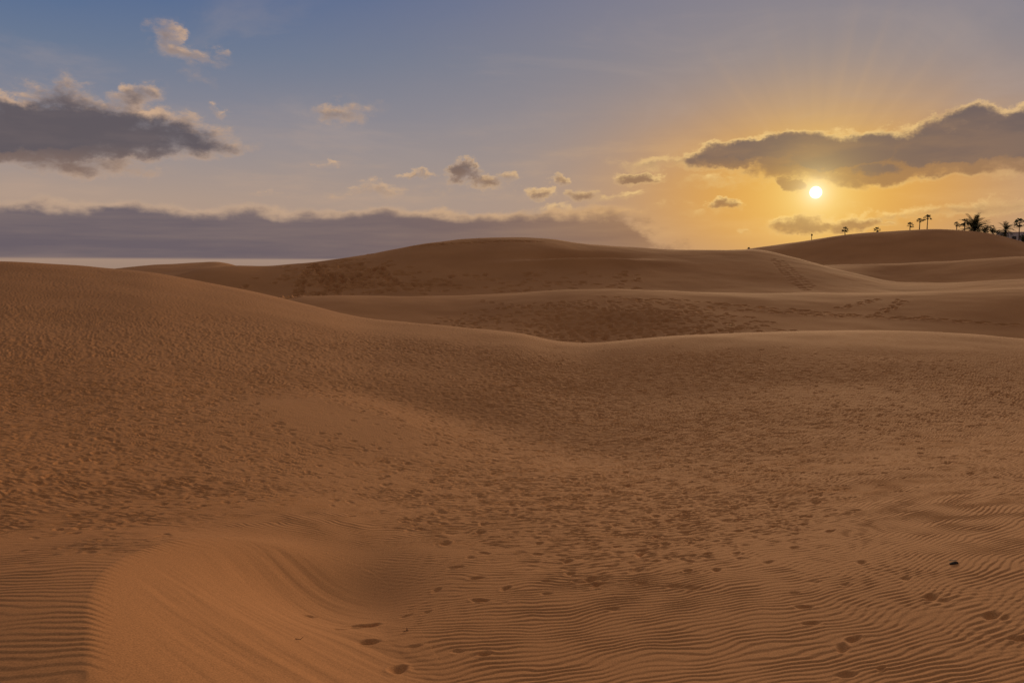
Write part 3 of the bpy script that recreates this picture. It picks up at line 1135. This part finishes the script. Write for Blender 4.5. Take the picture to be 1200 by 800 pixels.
# clouds: soft ellipses (centre, half width, half height, tilt, strength) broken up by noise
CL = [  # big left cloud
    (20, 155, 170, 32, 3, 1.0), (150, 163, 100, 22, 4, .80), (222, 171, 66, 15, 3, .52), (60, 190, 105, 13, 0, .5), (72, 120, 46, 26, 0, .5), (122, 127, 46, 15, 0, .46), (158, 111, 30, 12, 8, .42), (62, 97, 22, 8, 10, .22),
    # little ones, upper left and middle
    (197, 42, 20, 17, -35, .36), (222, 62, 36, 12, -8, .32), (262, 62, 10, 6, 10, .2), (230, 88, 20, 8, -25, .16), (395, 131, 32, 13, 3, .4), (420, 124, 30, 9, 0, .2), (254, 127, 11, 6, -20, .34), (380, 192.5, 26, 4, 0, .3),
    (540, 201, 23, 13, 0, .74), (566, 212, 28, 9, -8, .5), (597, 211, 18, 9, 0, .42), (487, 203, 22, 5, 3, .48), (438, 223, 34, 10, 0, .34), (405, 229, 22, 7, 0, .26), (515, 222, 26, 7, 0, .2), (320, 228, 24, 5, 0, .24),
    (633, 226, 20, 7, 0, .5), (656, 212, 9, 7, 0, .52), (682, 228, 20, 8, 0, .52), (748, 207.5, 28, 8, 0, .66), (782, 190, 48, 7, 4, .36), (722, 230, 36, 6, 5, .36), (655, 243, 30, 7, 0, .36), (740, 190, 30, 6, 0, .22),
    # cloud over the sun
    (895, 176, 84, 16, 5, 1.0), (985, 184, 100, 24, 4, 1.0), (1025, 200, 55, 18, 2, .9), (1120, 175, 100, 25, 3, 1.05), (1132, 142, 34, 17, 4, .86), (1195, 150, 40, 18, 2, .9), (1260, 165, 120, 28, 2, 1.1), (905, 196, 55, 15, 0, .42),
    # small dark ones round the sun
    (927, 218, 20, 7, -18, .82), (850, 237.5, 20, 7, 5, .68), (940, 264, 38, 12, 2, .68), (995, 263, 36, 11, 2, .66), (1036, 262, 20, 6, 0, .4), (873, 268, 8, 6, 0, .4), (845, 211, 44, 9, 0, .26), (1000, 240, 20, 5, 0, .14),
    (1130, 246, 130, 9, 2, .40), (1180, 236, 80, 6, 3, .3), (1060, 250, 70, 6, 3, .30), (830, 250, 30, 6, 0, .18), (790, 240, 30, 6, 0, .2)]
wv = comb(U * 0.01, V * 0.017, 0.7)
n_big = nz(wv, 1.6, 7.0, 0.60, 0.35)
n_edge = nz(wv, 4.6, 6.0, 0.62, 0.2)
wv2 = comb(U * 0.01 + 0.045, V * 0.017 + 0.045, 0.7)
n_lit = nz(wv2, 1.6, 7.0, 0.60, 0.35)
w1 = wt.nodes.new('ShaderNodeTexNoise')
w1.inputs['Scale'].default_value = 1.0
w1.inputs['Detail'].default_value = 5
w1.inputs['Roughness'].default_value = 0.62
wt.links.new(comb(U * 0.033, V * 0.045, 2.2), w1.inputs['Vector'])
ws = wt.nodes.new('ShaderNodeSeparateColor')
wt.links.new(w1.outputs['Color'], ws.inputs[0])
UW = U + (E(ws.outputs[0]) - 0.5) * 58.0
VW = V + (E(ws.outputs[1]) - 0.5) * 30.0
field = None
upper = None
for (px, py, a, b, tilt, wgt) in CL:
    ca, ct = az_t(px, py)
    ca, ce = float(ca) * 1000, math.atan(float(ct)) * 1000
    ti = math.radians(tilt)
    x = UW - ca
    y = VW - ce
    cx_, sx_ = math.cos(ti), math.sin(ti)
    p = madd(x, cx_ / a, y * (sx_ / a))
    q = madd(x, -sx_ / b, y * (cx_ / b))
    qu = q + 4.5 / b
    pp2 = p * p
    d2 = madd(q, q, pp2)
    mu_ = op('MAXIMUM', madd(madd(qu, qu, pp2), -wgt * 0.62, wgt), 0.0)
    upper = mu_ if upper is None else op('MAXIMUM', upper, mu_)
    m = op('MAXIMUM', madd(d2, -wgt * 0.62, wgt), 0.0)       # wgt * (1 - .62 d2)
    field = m if field is None else op('SMOOTH_MAX', field, m, 0.08) if False else op('MAXIMUM', field, m)
# long stratus bank low on the left: flat base, lumpy top
top_n = nz(comb(U * 0.012, V * 0.02, 5.0), 1.2, 6.0, 0.6)
bank_top = 70.0 + (top_n - 0.5) * 34.0 + (n_edge - 0.5) * 9.0
bank = smoothstep(-3, 5, bank_top - V)
bank = bank * smoothstep(10.2, 13.8, V) * (1.0 - smoothstep(145, 190, U + (top_n - 0.5) * 190.0 + (n_edge - 0.5) * 60.0 + (V - 30.0) * 0.5))
dens = field + (n_big - 0.52) * 0.9 * smoothstep(0.0, 0.25, field) + (n_edge - 0.52) * 1.05 * smoothstep(0.0, 0.2, field)
shade = smoothstep(-0.10, 0.14, n_big - n_lit)            # > .5 where the cloud rises towards the light
soft_n = nz(comb(U * 0.016, V * 0.03, 9.0), 1.0, 3.0)
alpha_h = smoothstep(0.06, 0.42, dens)
alpha_s = smoothstep(0.0, 0.78, dens + 0.06)
topness = smoothstep(0.0, 0.20, field - upper + (n_big - n_lit) * 0.55)
sel = op('MINIMUM', topness * 0.9 + smoothstep(0.5, 0.66, soft_n) * 0.45, 1.0)
alpha = alpha_h * sel + alpha_s * (1.0 - sel)
thick = smoothstep(0.20, 0.62, field * 0.72 + dens * 0.34 - topness * 0.12)
warm = op('EXPONENT', -op('POWER', dist_g / 270.0, 1.4))
dark_c = mixc(lin(96, 88, 94), lin(150, 108, 70), warm * warm * 0.38)
dark_c = mixc(mixc(lin(132, 109, 99), lin(160, 116, 72), warm), dark_c, smoothstep(100, 135, V + smoothstep(0.78, 0.95, field) * 40.0))
mid_c = mixc(lin(140, 122, 118), lin(196, 142, 76), warm)
lit_c = mixc(lin(210, 174, 144), lin(255, 212, 124), warm)
edge_c = mixc(mid_c, lit_c, op('MINIMUM', topness * (0.12 + 1.1 * smoothstep(0.36, 0.66, soft_n)), 1.0))
edge_c = mixc(edge_c, lit_c, (1.0 - smoothstep(0.34, 0.62, field)) * 0.72)
body = mixc(dark_c, mid_c, smoothstep(0.44, 0.68, nz(comb(U * 0.007, V * 0.028, 21.0), 1.0, 4.0, 0.55)) * 0.24)
cloud_c = mixc(edge_c, body, thick)
wisp = smoothstep(0.46, 0.72, nz(comb(U * 0.006, V * 0.032, 14.0), 1.0, 5.0, 0.6)) * smoothstep(8, 40, V) * (1.0 - smoothstep(110, 210, V))
clear_w = mixc(clear, mixc(lin(200, 168, 144), lin(244, 190, 104), warm), wisp * 0.26)
wisp2 = smoothstep(0.48, 0.74, nz(comb(U * 0.0042 + 3.0, V * 0.011, 33.0), 1.0, 5.0, 0.6, 0.6)) * smoothstep(90, 150, V) * (1.0 - smoothstep(230, 330, V))
clear_w = mixc(clear_w, lin(178, 160, 152), wisp2 * 0.30)
cl = mixc(clear_w, cloud_c, alpha * 0.96)
bank_lit = mixc(lin(196, 166, 142), lin(240, 180, 88), warm)
bank_dark = mixc(lin(100, 92, 103), lin(176, 126, 72), warm)
bank_d = smoothstep(0.0, 15.0, bank_top - V + (soft_n - 0.5) * 26.0)
bstr = nz(comb(U * 0.005, V * 0.06, 3.0), 1.0, 4.0, 0.6)
bank_c = mixc(bank_lit, bank_dark, bank_d * (0.90 + 0.5 * (bstr - 0.4)))
cl = mixc(cl, bank_c, bank * 0.93)
# glare round the sun, in front of the cloud edges
cl = mixc(cl, lin(255, 220, 128), op('EXPONENT', -(dist_s / 24.0)) * 0.75)
# the disc of the sun itself
disc = 1.0 - smoothstep(5.0, 6.9, dist_s)
halo = op('EXPONENT', -(op('MAXIMUM', dist_s - 6.0, 0.0) / 8.0)) * 0.9
cl = mixc(cl, (1.25, 1.0, 0.62), halo * 0.8)
cl = mixc(cl, (6.0, 5.2, 3.6), disc)


def vscale(c, k):
    n = wt.nodes.new('ShaderNodeVectorMath')
    n.operation = 'SCALE'
    wt.links.new(c.s, n.inputs[0])
    n.inputs['Scale'].default_value = k
    return E(n.outputs[0])


def vadd(a, b):
    n = wt.nodes.new('ShaderNodeVectorMath')
    n.operation = 'ADD'
    wt.links.new(a.s, n.inputs[0])
    wt.links.new(b.s, n.inputs[1])
    return E(n.outputs[0])


sky = wt.nodes.new('ShaderNodeTexSky')
sky.sky_type = 'NISHITA'
sky.sun_disc = False
sky.sun_elevation = SUN_EL
sky.sun_rotation = SUN_AZ
sky.dust_density = 2.0
sky.air_density = 1.0
SKY_STRENGTH = 0.1
NISH = 0.014
out = wt.nodes.new('ShaderNodeOutputWorld')
bg_clear = wt.nodes.new('ShaderNodeBackground')
bg_cloud = wt.nodes.new('ShaderNodeBackground')
for bg, c in ((bg_clear, clear), (bg_cloud, cl)):
    s = vadd(vscale(c, 1.0 / SKY_STRENGTH * 0.93), vscale(E(sky.outputs[0]), NISH))
    wt.links.new(s.s, bg.inputs['Color'])
    bg.inputs['Strength'].default_value = SKY_STRENGTH
mx_ = wt.nodes.new('ShaderNodeMixShader')
front = op('GREATER_THAN', dy, 0.55) * op('LESS_THAN', V, 420.0) * op('GREATER_THAN', V, -5.0)
wt.links.new(front.s, mx_.inputs[0])
wt.links.new(bg_clear.outputs[0], mx_.inputs[1])
wt.links.new(bg_cloud.outputs[0], mx_.inputs[2])
wt.links.new(mx_.outputs[0], out.inputs[0])

scene.view_settings.view_transform = 'Standard'
scene.view_settings.look = 'None'
scene.view_settings.exposure = 0.0
scene.view_settings.gamma = 1.0
scene.view_settings.use_curve_mapping = False
scene.render.engine = 'CYCLES'
scene.cycles.max_bounces = 5
scene.cycles.diffuse_bounces = 3
scene.cycles.use_denoising = True
